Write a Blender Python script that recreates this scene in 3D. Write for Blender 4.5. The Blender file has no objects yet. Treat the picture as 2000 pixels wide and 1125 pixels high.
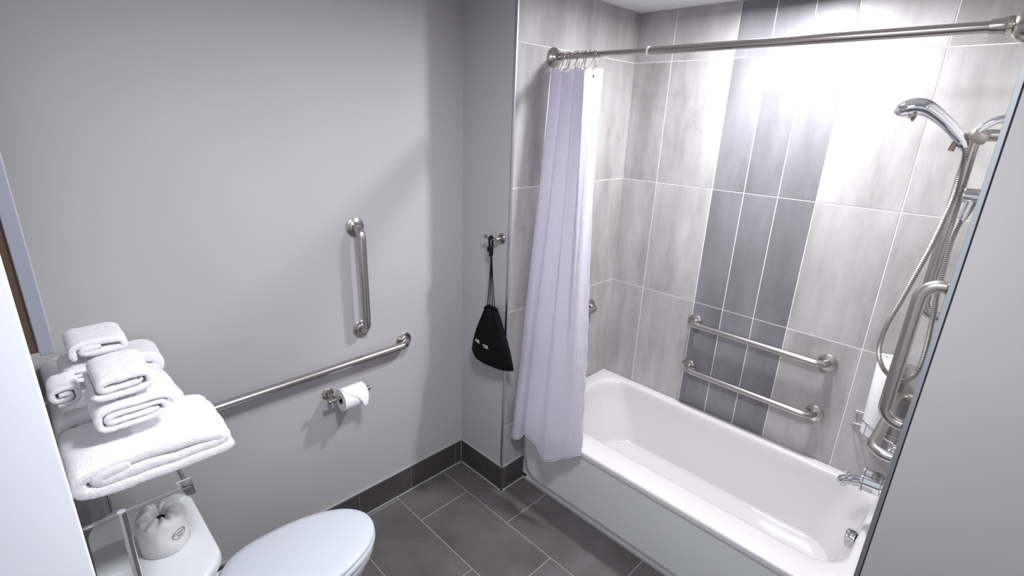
import bpy, bmesh, math, random
from mathutils import Vector, Matrix, noise
random.seed(7)
sc = bpy.context.scene
COL = sc.collection
PI = math.pi

# ------------------------------------------------------------------ camera
CAM = Vector((1.98609, -1.65026, 1.97921))
R_ = Vector((0.70634171, 0.70694424, 0.03621103))
U_ = Vector((-0.24982191, 0.2010926, 0.94718044))
F_ = Vector((-0.66232198, 0.67807936, -0.31865025))
cd = bpy.data.cameras.new('camera')
cd.sensor_width = 36.0
cd.lens = 981.3 / 2000 * 36
cd.clip_start = 0.01
cam = bpy.data.objects.new('camera', cd)
COL.objects.link(cam)
cam.matrix_world = Matrix(((R_.x, U_.x, -F_.x, CAM.x), (R_.y, U_.y, -F_.y, CAM.y), (R_.z, U_.z, -F_.z, CAM.z), (0, 0, 0, 1)))
sc.camera = cam

# ------------------------------------------------------------------ world, lamps, exposure
wd = bpy.data.worlds.new('world'); sc.world = wd
wd.use_nodes = True
wd.node_tree.nodes['Background'].inputs[0].default_value = (0.86, 0.9, 1.0, 1)
wd.node_tree.nodes['Background'].inputs[1].default_value = 0.65
sc.view_settings.view_transform = 'Standard'
sc.view_settings.look = 'None'
sc.view_settings.gamma = 1.0
sc.view_settings.use_curve_mapping = False
sc.view_settings.exposure = 0.3
DOWN_POS = (1.19, 0.50, 2.490)
DOWN_W = 29.0
ROOM_POS = (1.42, -0.92, 2.455)
ROOM_W = 26.0

def lamp(name, loc, size, power, color, rot, shape='DISK', size_y=None, spread=None, parent=None):
    l = bpy.data.lights.new(name, 'AREA'); l.shape = shape; l.size = size
    if size_y: l.size_y = size_y
    if spread: l.spread = spread
    l.energy = power; l.color = color
    o = bpy.data.objects.new(name, l); COL.objects.link(o)
    o.location = loc; o.rotation_euler = rot
    if parent:
        o.parent = parent; o.location = Vector(loc) - Vector(parent.location)
    return o

# ------------------------------------------------------------------ materials
def lin(c):
    c = c / 255.0
    return c / 12.92 if c <= 0.04045 else ((c + 0.055) / 1.055) ** 2.4
def rgb(r, g, b): return (lin(r), lin(g), lin(b), 1)

class NT:
    def __init__(s, name):
        s.m = bpy.data.materials.new(name); s.m.use_nodes = True
        s.t = s.m.node_tree; s.b = s.t.nodes['Principled BSDF']
    def n(s, typ, **kw):
        nd = s.t.nodes.new(typ)
        for k, v in kw.items():
            if k.startswith('i_'): nd.inputs[k[2:].replace('_', ' ')].default_value = v
            else: setattr(nd, k, v)
        return nd
    def l(s, a, b): s.t.links.new(a, b)
    def ramp(s, fac, stops):
        r = s.n('ShaderNodeValToRGB')
        el = r.color_ramp.elements
        el[0].position, el[0].color = stops[0]; el[1].position, el[1].color = stops[-1]
        for p, c in stops[1:-1]:
            e = el.new(p); e.color = c
        s.l(fac, r.inputs[0]); return r
    def bump(s, h, strength, dist=0.01):
        b = s.n('ShaderNodeBump'); b.inputs['Strength'].default_value = strength; b.inputs['Distance'].default_value = dist
        s.l(h, b.inputs['Height']); s.l(b.outputs[0], s.b.inputs['Normal']); return b

def plain(name, col, rough=0.5, metal=0.0, spec=0.5, coat=0.0, bumpscale=None, bumpstr=0.1, var=0.0):
    t = NT(name)
    t.b.inputs['Base Color'].default_value = col
    t.b.inputs['Roughness'].default_value = rough
    t.b.inputs['Metallic'].default_value = metal
    t.b.inputs['Specular IOR Level'].default_value = spec
    t.b.inputs['Coat Weight'].default_value = coat
    if bumpscale or var:
        g = t.n('ShaderNodeNewGeometry')
        nz = t.n('ShaderNodeTexNoise'); nz.inputs['Scale'].default_value = bumpscale or 6; nz.inputs['Detail'].default_value = 4
        t.l(g.outputs['Position'], nz.inputs['Vector'])
        if bumpscale: t.bump(nz.outputs[0], bumpstr, 0.003)
        if var:
            n2 = t.n('ShaderNodeTexNoise'); n2.inputs['Scale'].default_value = 2.5; n2.inputs['Detail'].default_value = 5
            t.l(g.outputs['Position'], n2.inputs['Vector'])
            c0 = tuple(max(0, c * (1 - var)) for c in col[:3]) + (1,); c1 = tuple(min(1, c * (1 + var)) for c in col[:3]) + (1,)
            r = t.ramp(n2.outputs[0], [(0.3, c0), (0.7, c1)]); t.l(r.outputs[0], t.b.inputs['Base Color'])
    return t.m

def tile_mat(name, dark, mid, light, rough=0.45, streak=True):
    t = NT(name)
    g = t.n('ShaderNodeNewGeometry'); oi = t.n('ShaderNodeObjectInfo')
    off = t.n('ShaderNodeVectorMath', operation='SCALE'); off.inputs['Scale'].default_value = 17.0
    comb = t.n('ShaderNodeCombineXYZ')
    t.l(oi.outputs['Random'], comb.inputs[0]); t.l(oi.outputs['Random'], comb.inputs[1]); t.l(oi.outputs['Random'], comb.inputs[2])
    t.l(comb.outputs[0], off.inputs[0])
    add = t.n('ShaderNodeVectorMath', operation='ADD'); t.l(g.outputs['Position'], add.inputs[0]); t.l(off.outputs[0], add.inputs[1])
    mp = t.n('ShaderNodeMapping'); mp.inputs['Scale'].default_value = (5.0, 5.0, 1.2) if streak else (2.6, 2.6, 2.6)
    t.l(add.outputs[0], mp.inputs[0])
    n1 = t.n('ShaderNodeTexNoise'); n1.inputs['Scale'].default_value = 1.3; n1.inputs['Detail'].default_value = 7; n1.inputs['Roughness'].default_value = 0.62
    t.l(mp.outputs[0], n1.inputs['Vector'])
    r = t.ramp(n1.outputs[0], [(0.28, dark), (0.5, mid), (0.74, light)])
    n2 = t.n('ShaderNodeTexNoise'); n2.inputs['Scale'].default_value = 26; n2.inputs['Detail'].default_value = 5; n2.inputs['Roughness'].default_value = 0.7
    t.l(add.outputs[0], n2.inputs['Vector'])
    n3 = t.n('ShaderNodeTexNoise'); n3.inputs['Scale'].default_value = 4; n3.inputs['Detail'].default_value = 2
    t.l(add.outputs[0], n3.inputs['Vector'])
    mul = t.n('ShaderNodeMath', operation='MULTIPLY'); t.l(n2.outputs[0], mul.inputs[0]); t.l(n3.outputs[0], mul.inputs[1])
    r2 = t.ramp(mul.outputs[0], [(0.33, (1, 1, 1, 1)), (0.46, (0.72, 0.7, 0.7, 1))])
    mx = t.n('ShaderNodeMix', data_type='RGBA', blend_type='MULTIPLY'); mx.inputs['Factor'].default_value = 0.45
    t.l(r.outputs[0], mx.inputs['A']); t.l(r2.outputs[0], mx.inputs['B'])
    t.l(mx.outputs['Result'], t.b.inputs['Base Color'])
    t.b.inputs['Roughness'].default_value = rough
    t.b.inputs['Specular IOR Level'].default_value = 0.4
    t.bump(n1.outputs[0], 0.04, 0.004)
    return t.m

def steel_mat(name, col, rough, brushed=True):
    t = NT(name)
    t.b.inputs['Base Color'].default_value = col; t.b.inputs['Metallic'].default_value = 1.0; t.b.inputs['Roughness'].default_value = rough
    return t.m

def terry_mat(name, col):
    t = NT(name)
    t.b.inputs['Base Color'].default_value = col; t.b.inputs['Roughness'].default_value = 0.95; t.b.inputs['Specular IOR Level'].default_value = 0.1
    t.b.inputs['Sheen Weight'].default_value = 0.25
    g = t.n('ShaderNodeNewGeometry'); a = t.n('ShaderNodeTexNoise'); a.inputs['Scale'].default_value = 420; a.inputs['Detail'].default_value = 3
    b = t.n('ShaderNodeTexNoise'); b.inputs['Scale'].default_value = 60; b.inputs['Detail'].default_value = 4
    t.l(g.outputs['Position'], a.inputs['Vector']); t.l(g.outputs['Position'], b.inputs['Vector'])
    ad = t.n('ShaderNodeMath', operation='ADD'); t.l(a.outputs[0], ad.inputs[0]); t.l(b.outputs[0], ad.inputs[1])
    t.bump(ad.outputs[0], 0.55, 0.004)
    return t.m

def curtain_mat():
    t = NT('curtain_fabric')
    nt = t.t; b = t.b
    b.inputs['Base Color'].default_value = rgb(242, 240, 244); b.inputs['Roughness'].default_value = 0.9; b.inputs['Specular IOR Level'].default_value = 0.1
    uv = t.n('ShaderNodeUVMap'); uv.uv_map = 'UVMap'
    w1 = t.n('ShaderNodeTexWave', wave_type='BANDS', bands_direction='X'); w1.inputs['Scale'].default_value = 38; w1.inputs['Distortion'].default_value = 1.2; w1.inputs['Detail'].default_value = 2
    w2 = t.n('ShaderNodeTexWave', wave_type='BANDS', bands_direction='Y'); w2.inputs['Scale'].default_value = 48; w2.inputs['Distortion'].default_value = 2.0; w2.inputs['Detail'].default_value = 2
    t.l(uv.outputs[0], w1.inputs['Vector']); t.l(uv.outputs[0], w2.inputs['Vector'])
    ad = t.n('ShaderNodeMath', operation='ADD'); t.l(w1.outputs['Fac'], ad.inputs[0]); t.l(w2.outputs['Fac'], ad.inputs[1])
    bp = t.bump(ad.outputs[0], 0.35, 0.004)
    tr = t.n('ShaderNodeBsdfTranslucent'); tr.inputs[0].default_value = rgb(236, 233, 246)
    nt.links.new(bp.outputs[0], tr.inputs['Normal'])
    mx = t.n('ShaderNodeMixShader'); mx.inputs[0].default_value = 0.55
    out = [n for n in nt.nodes if n.type == 'OUTPUT_MATERIAL'][0]
    nt.links.new(b.outputs[0], mx.inputs[1]); nt.links.new(tr.outputs[0], mx.inputs[2]); nt.links.new(mx.outputs[0], out.inputs[0])
    return t.m

def emit_mat(name, col, s):
    m = bpy.data.materials.new(name); m.use_nodes = True; nt = m.node_tree
    b = nt.nodes['Principled BSDF']; b.inputs['Base Color'].default_value = (0.9, 0.9, 0.9, 1)
    b.inputs['Emission Color'].default_value = col; b.inputs['Emission Strength'].default_value = s
    return m

M = dict(
    paint=plain('grey_wall_paint', rgb(181, 179, 181), 0.62, bumpscale=260, bumpstr=0.05, var=0.02),
    ceil=plain('white_ceiling_paint', rgb(228, 228, 232), 0.8, bumpscale=200, bumpstr=0.05),
    white=plain('white_door_paint', rgb(236, 238, 244), 0.4, bumpscale=150, bumpstr=0.02),
    grout=plain('light_grout', rgb(232, 230, 230), 0.9, bumpscale=300, bumpstr=0.2),
    fgrout=plain('floor_grout', rgb(172, 169, 167), 0.9, bumpscale=300, bumpstr=0.2),
    caulk=plain('grey_caulk', rgb(172, 171, 168), 0.6),
    tlight=tile_mat('light_cement_tile', rgb(142, 138, 137), rgb(168, 165, 164), rgb(190, 187, 187), 0.38),
    tdark=tile_mat('charcoal_cement_tile', rgb(104, 103, 107), rgb(118, 117, 121), rgb(134, 133, 138), 0.42),
    tfloor=tile_mat('floor_slate_tile', rgb(76, 73, 72), rgb(89, 86, 85), rgb(105, 102, 102), 0.42, streak=False),
    tbase=tile_mat('baseboard_tile', rgb(62, 59, 58), rgb(70, 67, 66), rgb(80, 77, 76), 0.45, streak=False),
    steel=steel_mat('brushed_stainless', (0.48, 0.46, 0.44, 1), 0.27),
    nickel=steel_mat('brushed_nickel', (0.45, 0.42, 0.39, 1), 0.22),
    chrome=steel_mat('polished_chrome', (0.72, 0.73, 0.75, 1), 0.06, False),
    hose=steel_mat('hose_metal', (0.36, 0.35, 0.335, 1), 0.25, False),
    alum=steel_mat('satin_aluminium', (0.62, 0.63, 0.67, 1), 0.35, False),
    enamel=plain('white_enamel', rgb(207, 204, 205), 0.12, coat=0.4),
    apron=plain('white_apron_enamel', rgb(228, 228, 231), 0.25, coat=0.2),
    china=plain('vitreous_china', rgb(216, 217, 220), 0.1, coat=0.4),
    seat=plain('white_seat_plastic', rgb(208, 214, 221), 0.25),
    terry=terry_mat('white_terry', rgb(243, 242, 246)),
    curtain=curtain_mat(),
    paper=plain('toilet_tissue', rgb(240, 240, 244), 0.95, spec=0.1, bumpscale=90, bumpstr=0.15),
    wrap=plain('tissue_wrapper', rgb(226, 225, 226), 0.8, spec=0.2, bumpscale=40, bumpstr=0.25),
    core=plain('dark_core', rgb(60, 52, 48), 0.9),
    black=plain('black_cloth', rgb(14, 14, 15), 0.9, spec=0.15, bumpscale=300, bumpstr=0.2),
    cord=plain('black_cord', rgb(16, 16, 17), 0.8, spec=0.2),
    print_=plain('white_print', rgb(225, 225, 225), 0.7),
    ink=plain('blue_grey_ink', rgb(88, 90, 102), 0.7),
    rubber=plain('white_rubber', rgb(232, 231, 230), 0.5, bumpscale=120, bumpstr=0.1),
    plast=plain('warm_grey_plastic', rgb(150, 142, 138), 0.35),
    plastd=plain('brown_plastic', rgb(110, 98, 92), 0.4),
    framewood=plain('dark_brown_wood', rgb(74, 56, 42), 0.5, bumpscale=40, bumpstr=0.1, var=0.2),
    framegrey=plain('grey_frame_laminate', rgb(136, 139, 150), 0.45, var=0.05),
    art=plain('pale_picture_print', rgb(200, 204, 210), 0.3, var=0.15),
    dark=plain('dark_slot_and_gap_shade', rgb(22, 22, 24), 0.8),
    glass_on=emit_mat('lit_frosted_glass', (0.93, 0.96, 1, 1), 3.0),
    lens_on=emit_mat('lit_downlight_lens', (0.95, 0.97, 1, 1), 8.0),
)

# ------------------------------------------------------------------ mesh helpers
class MB:
    def __init__(s): s.v = []; s.f = []; s.uv = None
    def box(s, lo, hi):
        i = len(s.v); x0, y0, z0 = lo; x1, y1, z1 = hi
        s.v += [(x0, y0, z0), (x1, y0, z0), (x1, y1, z0), (x0, y1, z0), (x0, y0, z1), (x1, y0, z1), (x1, y1, z1), (x0, y1, z1)]
        s.f += [tuple(i + k for k in q) for q in ((3, 2, 1, 0), (4, 5, 6, 7), (0, 1, 5, 4), (1, 2, 6, 5), (2, 3, 7, 6), (3, 0, 4, 7))]
        return s
    def rings(s, loops, cap0=True, cap1=True, closed=True):
        base = len(s.v); n = len(loops[0])
        for lp in loops: s.v += [tuple(p) for p in lp]
        for a in range(len(loops) - 1):
            for k in range(n if closed else n - 1):
                k2 = (k + 1) % n
                s.f.append((base + a * n + k, base + a * n + k2, base + (a + 1) * n + k2, base + (a + 1) * n + k))
        if cap0: s.f.append(tuple(base + k for k in reversed(range(n))))
        if cap1: s.f.append(tuple(base + (len(loops) - 1) * n + k for k in range(n)))
        return s
    def tube(s, pts, r, seg=14, flat=None, cap=True, up=None):
        """sweep; r number or list; flat=(scale_u, scale_v)"""
        pts = [Vector(p) for p in pts]; n = len(pts)
        rs = r if isinstance(r, (list, tuple)) else [r] * n
        T = []
        for i in range(n):
            a = pts[max(0, i - 1)]; b = pts[min(n - 1, i + 1)]
            T.append((b - a).normalized())
        ref = Vector(up) if up else (Vector((0, 0, 1)) if abs(T[0].z) < 0.9 else Vector((0, 1, 0)))
        u = (ref - T[0] * ref.dot(T[0])).normalized(); loops = []
        for i in range(n):
            u = (u - T[i] * u.dot(T[i])).normalized(); w = T[i].cross(u)
            fu, fv = flat if flat else (1, 1)
            loops.append([pts[i] + (u * math.cos(2 * PI * k / seg) * fu + w * math.sin(2 * PI * k / seg) * fv) * rs[i] for k in range(seg)])
        return s.rings(loops, cap, cap)
    def lathe(s, prof, origin, axis, seg=28, cap=True):
        """prof = [(dist along axis, radius)]"""
        o = Vector(origin); a = Vector(axis).normalized()
        ref = Vector((0, 0, 1)) if abs(a.z) < 0.9 else Vector((1, 0, 0))
        u = (ref - a * ref.dot(a)).normalized(); w = a.cross(u)
        return s.rings([[o + a * d + (u * math.cos(2 * PI * k / seg) + w * math.sin(2 * PI * k / seg)) * r for k in range(seg)] for d, r in prof], cap, cap)
    def grid(s, P):
        base = len(s.v); nr = len(P); nc = len(P[0])
        for row in P: s.v += [tuple(p) for p in row]
        for i in range(nr - 1):
            for j in range(nc - 1):
                s.f.append((base + i * nc + j, base + i * nc + j + 1, base + (i + 1) * nc + j + 1, base + (i + 1) * nc + j))
        return s
    def mesh(s, name, off, mat, smooth):
        me = bpy.data.meshes.new(name)
        me.from_pydata([(x - off[0], y - off[1], z - off[2]) for x, y, z in s.v], [], s.f)
        me.materials.append(mat); me.validate()
        bm = bmesh.new(); bm.from_mesh(me); bmesh.ops.recalc_face_normals(bm, faces=bm.faces); bm.to_mesh(me); bm.free()
        if smooth:
            for p in me.polygons: p.use_smooth = True
            me.set_sharp_from_angle(angle=math.radians(smooth))
        return me
    def build(s, name, mat, parent=None, base=None, smooth=35):
        off = wl(parent) if parent else (Vector(base) if base else Vector((0, 0, 0)))
        o = bpy.data.objects.new(name, s.mesh(name, off, M[mat] if isinstance(mat, str) else mat, smooth))
        COL.objects.link(o)
        if parent: o.parent = parent
        else: o.location = off
        return o
def wl(o):
    v = Vector(o.location)
    while o.parent: o = o.parent; v = v + Vector(o.location)
    return v
def bevel(o, w, seg=2):
    me = o.data; bm = bmesh.new(); bm.from_mesh(me)
    bmesh.ops.bevel(bm, geom=[e for e in bm.edges], offset=w, segments=seg, affect='EDGES', profile=0.5)
    bm.to_mesh(me); bm.free()
    for p in me.polygons: p.use_smooth = True
    me.set_sharp_from_angle(angle=math.radians(35)); return o
def thing(name, label, cat, loc=(0, 0, 0), group=None):
    o = bpy.data.objects.new(name, None); COL.objects.link(o); o.location = loc; o.empty_display_size = 0.05
    o['label'] = label; o['category'] = cat
    if group: o['group'] = group
    return o
def tag(o, label, cat, group=None, kind=None):
    o['label'] = label; o['category'] = cat
    if group: o['group'] = group
    if kind: o['kind'] = kind
    return o
def struct(o, label, cat): return tag(o, label, cat, kind='structure')
def catmull(P, n=8):
    P = [Vector(p) for p in P]; out = []
    for i in range(len(P) - 1):
        p0 = P[max(0, i - 1)]; p1 = P[i]; p2 = P[i + 1]; p3 = P[min(len(P) - 1, i + 2)]
        for k in range(n):
            t = k / n
            out.append(0.5 * ((2 * p1) + (p2 - p0) * t + (2 * p0 - 5 * p1 + 4 * p2 - p3) * t * t + (3 * p1 - p0 - 3 * p2 + p3) * t ** 3))
    out.append(P[-1]); return out
def sstep(a, b, x):
    t = max(0.0, min(1.0, (x - a) / (b - a))); return t * t * (3 - 2 * t)

# ------------------------------------------------------------------ room dimensions (metres)
PX = 0.350      # tiled end wall of the tub recess
RX = 1.925      # tiled faucet wall
BY = 0.9123     # tiled back wall
REAR = -1.70    # wall behind the toilet
FARX = 2.75
CZ = 2.530
TT = 0.0016     # tile thickness in front of the grout bed
GAP = 0.0035

# ------------------------------------------------------------------ structure
struct(MB().box((-0.15, -3.2, -0.1), (FARX + 0.1, BY + 0.15, -TT)).build('floor', 'fgrout', smooth=None), 'dark grey tiled bathroom floor', 'floor')
FLOOR = bpy.data.objects['floor']
struct(MB().box((-0.15, -1.9, CZ), (FARX + 0.1, BY + 0.15, CZ + 0.1)).build('ceiling', 'ceil', smooth=None), 'white painted ceiling above the tub', 'ceiling')
struct(MB().box((-0.15, REAR - 0.12, 0.0), (0.0, 0.0, CZ)).build('wall_left', 'paint', smooth=None), 'grey painted wall carrying the grab bars and paper holder', 'wall')
struct(MB().box((-0.15, 0.0, 0.0), (PX - 0.012, BY + 0.15, CZ)).build('wall_pier', 'paint', smooth=None), 'short grey painted wall return with the robe hook', 'wall')
WEND = struct(MB().box((PX - 0.012, 0.0, 0.0), (PX - TT, BY, CZ)).build('wall_shower_end', 'grout', smooth=None), 'grey tiled end wall of the tub alcove behind the curtain', 'wall')
WBACK = struct(MB().box((PX - TT, BY + TT, 0.0), (RX + TT, BY + 0.15, CZ)).build('wall_shower_back', 'grout', smooth=None), 'tiled back wall of the tub with three dark stripe columns', 'wall')
WRIGHT = struct(MB().box((RX + TT, 0.0, 0.0), (RX + 0.012, BY + 0.15, CZ)).build('wall_shower_right', 'grout', smooth=None), 'tiled faucet wall of the tub alcove seen edge-on', 'wall')
struct(MB().box((RX + 0.0125, 0.0, 0.0), (FARX, BY + 0.15, CZ)).build('wall_partition', 'paint', smooth=None), 'grey painted partition wall in the right foreground', 'wall')
struct(MB().box((FARX, REAR - 0.12, 0.0), (FARX + 0.1, BY + 0.15, CZ)).build('wall_right', 'paint', smooth=None), 'grey painted wall opposite the grab bars', 'wall')
DX0, DX1 = 1.285, 2.33
w = MB(); w.box((0.0, REAR - 0.12, 0.0), (DX0 - 0.02, REAR, CZ)); w.box((DX1 + 0.02, REAR - 0.12, 0.0), (FARX, REAR, CZ)); w.box((DX0 - 0.02, REAR - 0.12, 2.25), (DX1 + 0.02, REAR, CZ))
struct(w.build('wall_rear', 'paint', smooth=None), 'grey painted wall behind the toilet with the doorway', 'wall')
# doorway lining: white casing on both faces of the opening
j = MB(); j.box((DX0 - 0.02, REAR - 0.135, 0), (DX0 + 0.015, REAR + 0.035, 2.25)); j.box((DX0 - 0.085, REAR, 0), (DX0 - 0.02, REAR + 0.03, 2.25))
struct(bevel(j.build('trim_1', 'white', smooth=None), 0.002), 'white painted door jamb in the left foreground', 'door jamb')
j = MB(); j.box((DX1 - 0.015, REAR - 0.135, 0), (DX1 + 0.02, REAR + 0.03, 2.25)); j.box((DX1 + 0.02, REAR, 0), (DX1 + 0.085, REAR + 0.02, 2.25))
struct(j.build('trim_2', 'white', smooth=None), 'white painted door jamb beside the camera', 'door jamb')

# ---- tiles: each a child of its surface, alike pieces share mesh data
_tile = {}
def tile(parent, name, a, b, axis, face, mat, inward, t=TT):
    """rectangle a..b (2-d) on plane axis=face; inward = sign of the room side"""
    w_, h_ = b[0] - a[0], b[1] - a[1]
    key = (round(w_, 4), round(h_, 4), axis, inward, mat, name, round(t, 4))
    if key not in _tile:
        c = 0.0012; i2 = []
        for d, ins in ((0.0, 0.0), (t - c, 0.0), (t, c)):
            i2.append([(ins, ins, d), (w_ - ins, ins, d), (w_ - ins, h_ - ins, d), (ins, h_ - ins, d)])
        def cv(p):
            u, v, d = p; d = (d - t) * inward
            return (d, u, v) if axis == 0 else ((u, d, v) if axis == 1 else (u, v, d))
        m = MB(); m.rings([[cv(p) for p in lp] for lp in i2], False, True)
        _tile[key] = m.mesh(name, (0, 0, 0), M[mat], None)
    o = bpy.data.objects.new(name, _tile[key]); COL.objects.link(o); o.parent = parent
    o.location = (face, a[0], a[1]) if axis == 0 else ((a[0], face, a[1]) if axis == 1 else (a[0], a[1], face))
    return o
ZJ = [0.30, 1.0652, 1.6772, 2.2892, CZ]
ZJ[0] = 1.0652 - 0.612
XJ = [(PX, 'tlight'), (0.567, 'tlight'), (0.884, 'tdark'), (1.0425, 'tdark'), (1.1998, 'tdark'), (1.3603, 'tlight'), (1.6741, 'tlight'), (RX, None)]
g = GAP / 2
rows = [(0.405, ZJ[1])] + [(ZJ[i], ZJ[i + 1]) for i in (1, 2, 3)]
for (z0, z1) in rows:
    for i in range(len(XJ) - 1):
        tile(WBACK, 'wall_tile', (XJ[i][0] + g, z0 + g), (XJ[i + 1][0] - g, z1 - g), 1, BY, XJ[i][1], -1)
    tile(WEND, 'wall_tile', (0.004, z0 + g), (BY - g, z1 - g), 0, PX, 'tlight', 1)
    for (y0, y1) in ((0.004, 0.302), (0.302, 0.607), (0.607, BY)):
        tile(WRIGHT, 'wall_tile', (y0 + g, z0 + g), (y1 - g, z1 - g), 0, RX, 'tlight', -1)
# tile below the tub rim level in front of the tub end (narrow visible strip)
tile(WEND, 'wall_tile', (0.004, 0.155), (0.166, 0.405 - g), 0, PX, 'tlight', 1)
tile(WRIGHT, 'wall_tile', (0.004, 0.155), (0.166, 0.405 - g), 0, RX, 'tlight', -1)
# floor: 61 x 31 cm tiles in running bond
FYS = [-3.19, -2.968, -2.655, -2.342, -2.029, -1.716, -1.403, -1.09, -0.7765, -0.4635, -0.1505, 0.1675]
FX0 = [0.548, 0.235, 0.64, 0.235, 0.548, 0.235, 0.548, 0.235, 0.548, 0.235, 0.548]
for r_i in range(len(FYS) - 1):
    y0, y1 = FYS[r_i], FYS[r_i + 1]
    k = len(FYS) - 2 - r_i
    xs = FX0[k]
    while xs > 0.02: xs -= 0.612
    edges = [max(0.0, xs)]
    xx = xs + 0.612
    while xx < FARX - 0.02: edges.append(xx); xx += 0.612
    edges.append(FARX)
    for a_, b_ in zip(edges[:-1], edges[1:]):
        tile(FLOOR, 'floor_tile', (a_ + 0.0015, y0 + 0.0015), (b_ - 0.0015, y1 - 0.0015), 2, 0.0, 'tfloor', 1, t=TT)

# ---- tiled baseboards
BH, BT = 0.148, 0.010
def base_run(name, label, lo, hi, seal):
    return struct(MB().box(lo, hi).box(*seal).build(name, 'caulk', smooth=None), label, 'baseboard')
bl = base_run('baseboard_left', 'dark tile baseboard along the grey grab bar wall', (0.0005, REAR + 0.001, 0.0), (BT - 0.003, -0.0005, BH + 0.005), ((0.001, REAR + 0.002, 0.0), (BT + 0.005, -0.0005, 0.0036)))
ys = [-0.0105, -0.053, -0.366, -0.679, -0.992, -1.305, -1.618, REAR + 0.001]
for y1, y0 in zip(ys[:-1], ys[1:]):
    tile(bl, 'baseboard_tile', (y0 + 0.0015, 0.004), (y1 - 0.0015, BH), 0, BT, 'tbase', 1, t=BT)
bp_ = base_run('baseboard_pier', 'dark tile baseboard under the hanging black bag', (0.001, -BT + 0.003, 0.0), (PX + 0.007, -0.0005, BH + 0.005), ((0.001, -BT - 0.005, 0.0), (PX + BT + 0.004, -0.001, 0.0036)))
for x0, x1 in ((0.0105, 0.197), (0.197, PX + 0.0095)):
    tile(bp_, 'baseboard_tile', (x0 + 0.0015, 0.004), (x1 - 0.0015, BH), 1, -BT, 'tbase', -1, t=BT)
br = base_run('baseboard_return', 'short dark baseboard tile between the wall corner and tub', (PX + 0.0005, -BT + 0.003, 0.0), (PX + 0.006, 0.166, BH + 0.005), ((PX + 0.001, -BT - 0.004, 0.0), (PX + BT + 0.005, 0.165, 0.0036)))
tile(br, 'baseboard_tile', (-BT + 0.002, 0.004), (0.165, BH), 0, PX + BT, 'tbase', 1, t=BT)
b4 = base_run('baseboard_right', 'dark tile baseboard along the right partition', (RX + 0.015, -BT + 0.003, 0.0), (FARX - 0.002, -0.0005, BH + 0.005), ((RX + 0.015, -BT - 0.005, 0.0), (FARX - 0.002, -0.001, 0.0036)))
xs = RX + 0.015
while xs < FARX - 0.05:
    tile(b4, 'baseboard_tile', (xs + 0.0015, 0.004), (min(xs + 0.31, FARX - 0.004), BH), 1, -BT, 'tbase', -1, t=BT); xs += 0.313

# ---- metal edge trims at the two outer tile corners
t_ = MB(); t_.box((PX - 0.011, -0.0035, BH + 0.006), (PX + 0.0012, 0.0035, CZ - 0.001))
o = struct(bevel(t_.build('trim_3', 'alum', smooth=None), 0.0008, 1), 'thin metal edge strip on the wall corner beside the black bag', 'trim')
MB().box((PX - 0.0145, -0.0012, BH + 0.006), (PX - 0.011, 0.001, CZ - 0.001)).build('painted_gap_shade', 'dark', o, smooth=None)  # dark strip painted in for the shadow between trim and wall
t_ = MB(); t_.box((RX - 0.0012, -0.0035, BH + 0.006), (RX + 0.0105, 0.0035, CZ - 0.001))
o = struct(bevel(t_.build('trim_4', 'alum', smooth=None), 0.0008, 1), 'pale metal edge strip down the right partition corner', 'trim')
MB().box((RX + 0.0105, -0.0012, BH + 0.006), (RX + 0.0135, 0.001, CZ - 0.001)).build('painted_gap_shade', 'dark', o, smooth=None)  # gap shade beside this trim, put in as a dark-coloured strip
t_ = MB(); t_.box((PX + 0.001, BY - 0.004, CZ - 0.004), (RX - 0.001, BY - 0.0002, CZ - 0.0002)); t_.box((PX + 0.0002, 0.002, CZ - 0.004), (PX + 0.004, BY - 0.001, CZ - 0.0002))
struct(t_.build('trim_5', 'caulk', smooth=None), 'thin grey joint line where the tile meets the ceiling', 'trim')

# ------------------------------------------------------------------ light fixtures
d = thing('recessed_downlight', 'round recessed downlight in the ceiling over the tub', 'ceiling light', (DOWN_POS[0], DOWN_POS[1], CZ - 0.012))
MB().lathe([(0.0, 0.092), (0.004, 0.095), (0.011, 0.095), (0.011, 0.072), (0.004, 0.070)], (DOWN_POS[0], DOWN_POS[1], CZ - 0.0118), (0, 0, 1), 40, False).build('trim_ring', 'white', d)
MB().lathe([(0.0, 0.070), (0.003, 0.070)], (DOWN_POS[0], DOWN_POS[1], CZ - 0.005), (0, 0, 1), 40).build('lens', 'lens_on', d)
lamp('downlight_lamp', DOWN_POS, 0.13, DOWN_W, (0.95, 0.965, 1.0), (0, 0, 0), spread=math.radians(180), parent=d)
d = thing('ceiling_light', 'round flush ceiling light in the middle of the bathroom', 'ceiling light', (ROOM_POS[0], ROOM_POS[1], CZ - 0.06))
MB().lathe([(0.0, 0.17), (0.004, 0.175), (0.024, 0.175), (0.0245, 0.16)], (ROOM_POS[0], ROOM_POS[1], CZ - 0.025), (0, 0, 1), 40).build('base_ring', 'nickel', d)
MB().lathe([(0.0, 0.03), (0.004, 0.09), (0.014, 0.135), (0.028, 0.158), (0.034, 0.160)], (ROOM_POS[0], ROOM_POS[1], CZ - 0.06), (0, 0, 1), 40).build('glass_diffuser', 'glass_on', d)
lamp('ceiling_lamp', ROOM_POS, 0.30, ROOM_W, (0.945, 0.95, 1.0), (0, 0, 0), parent=d)

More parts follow.
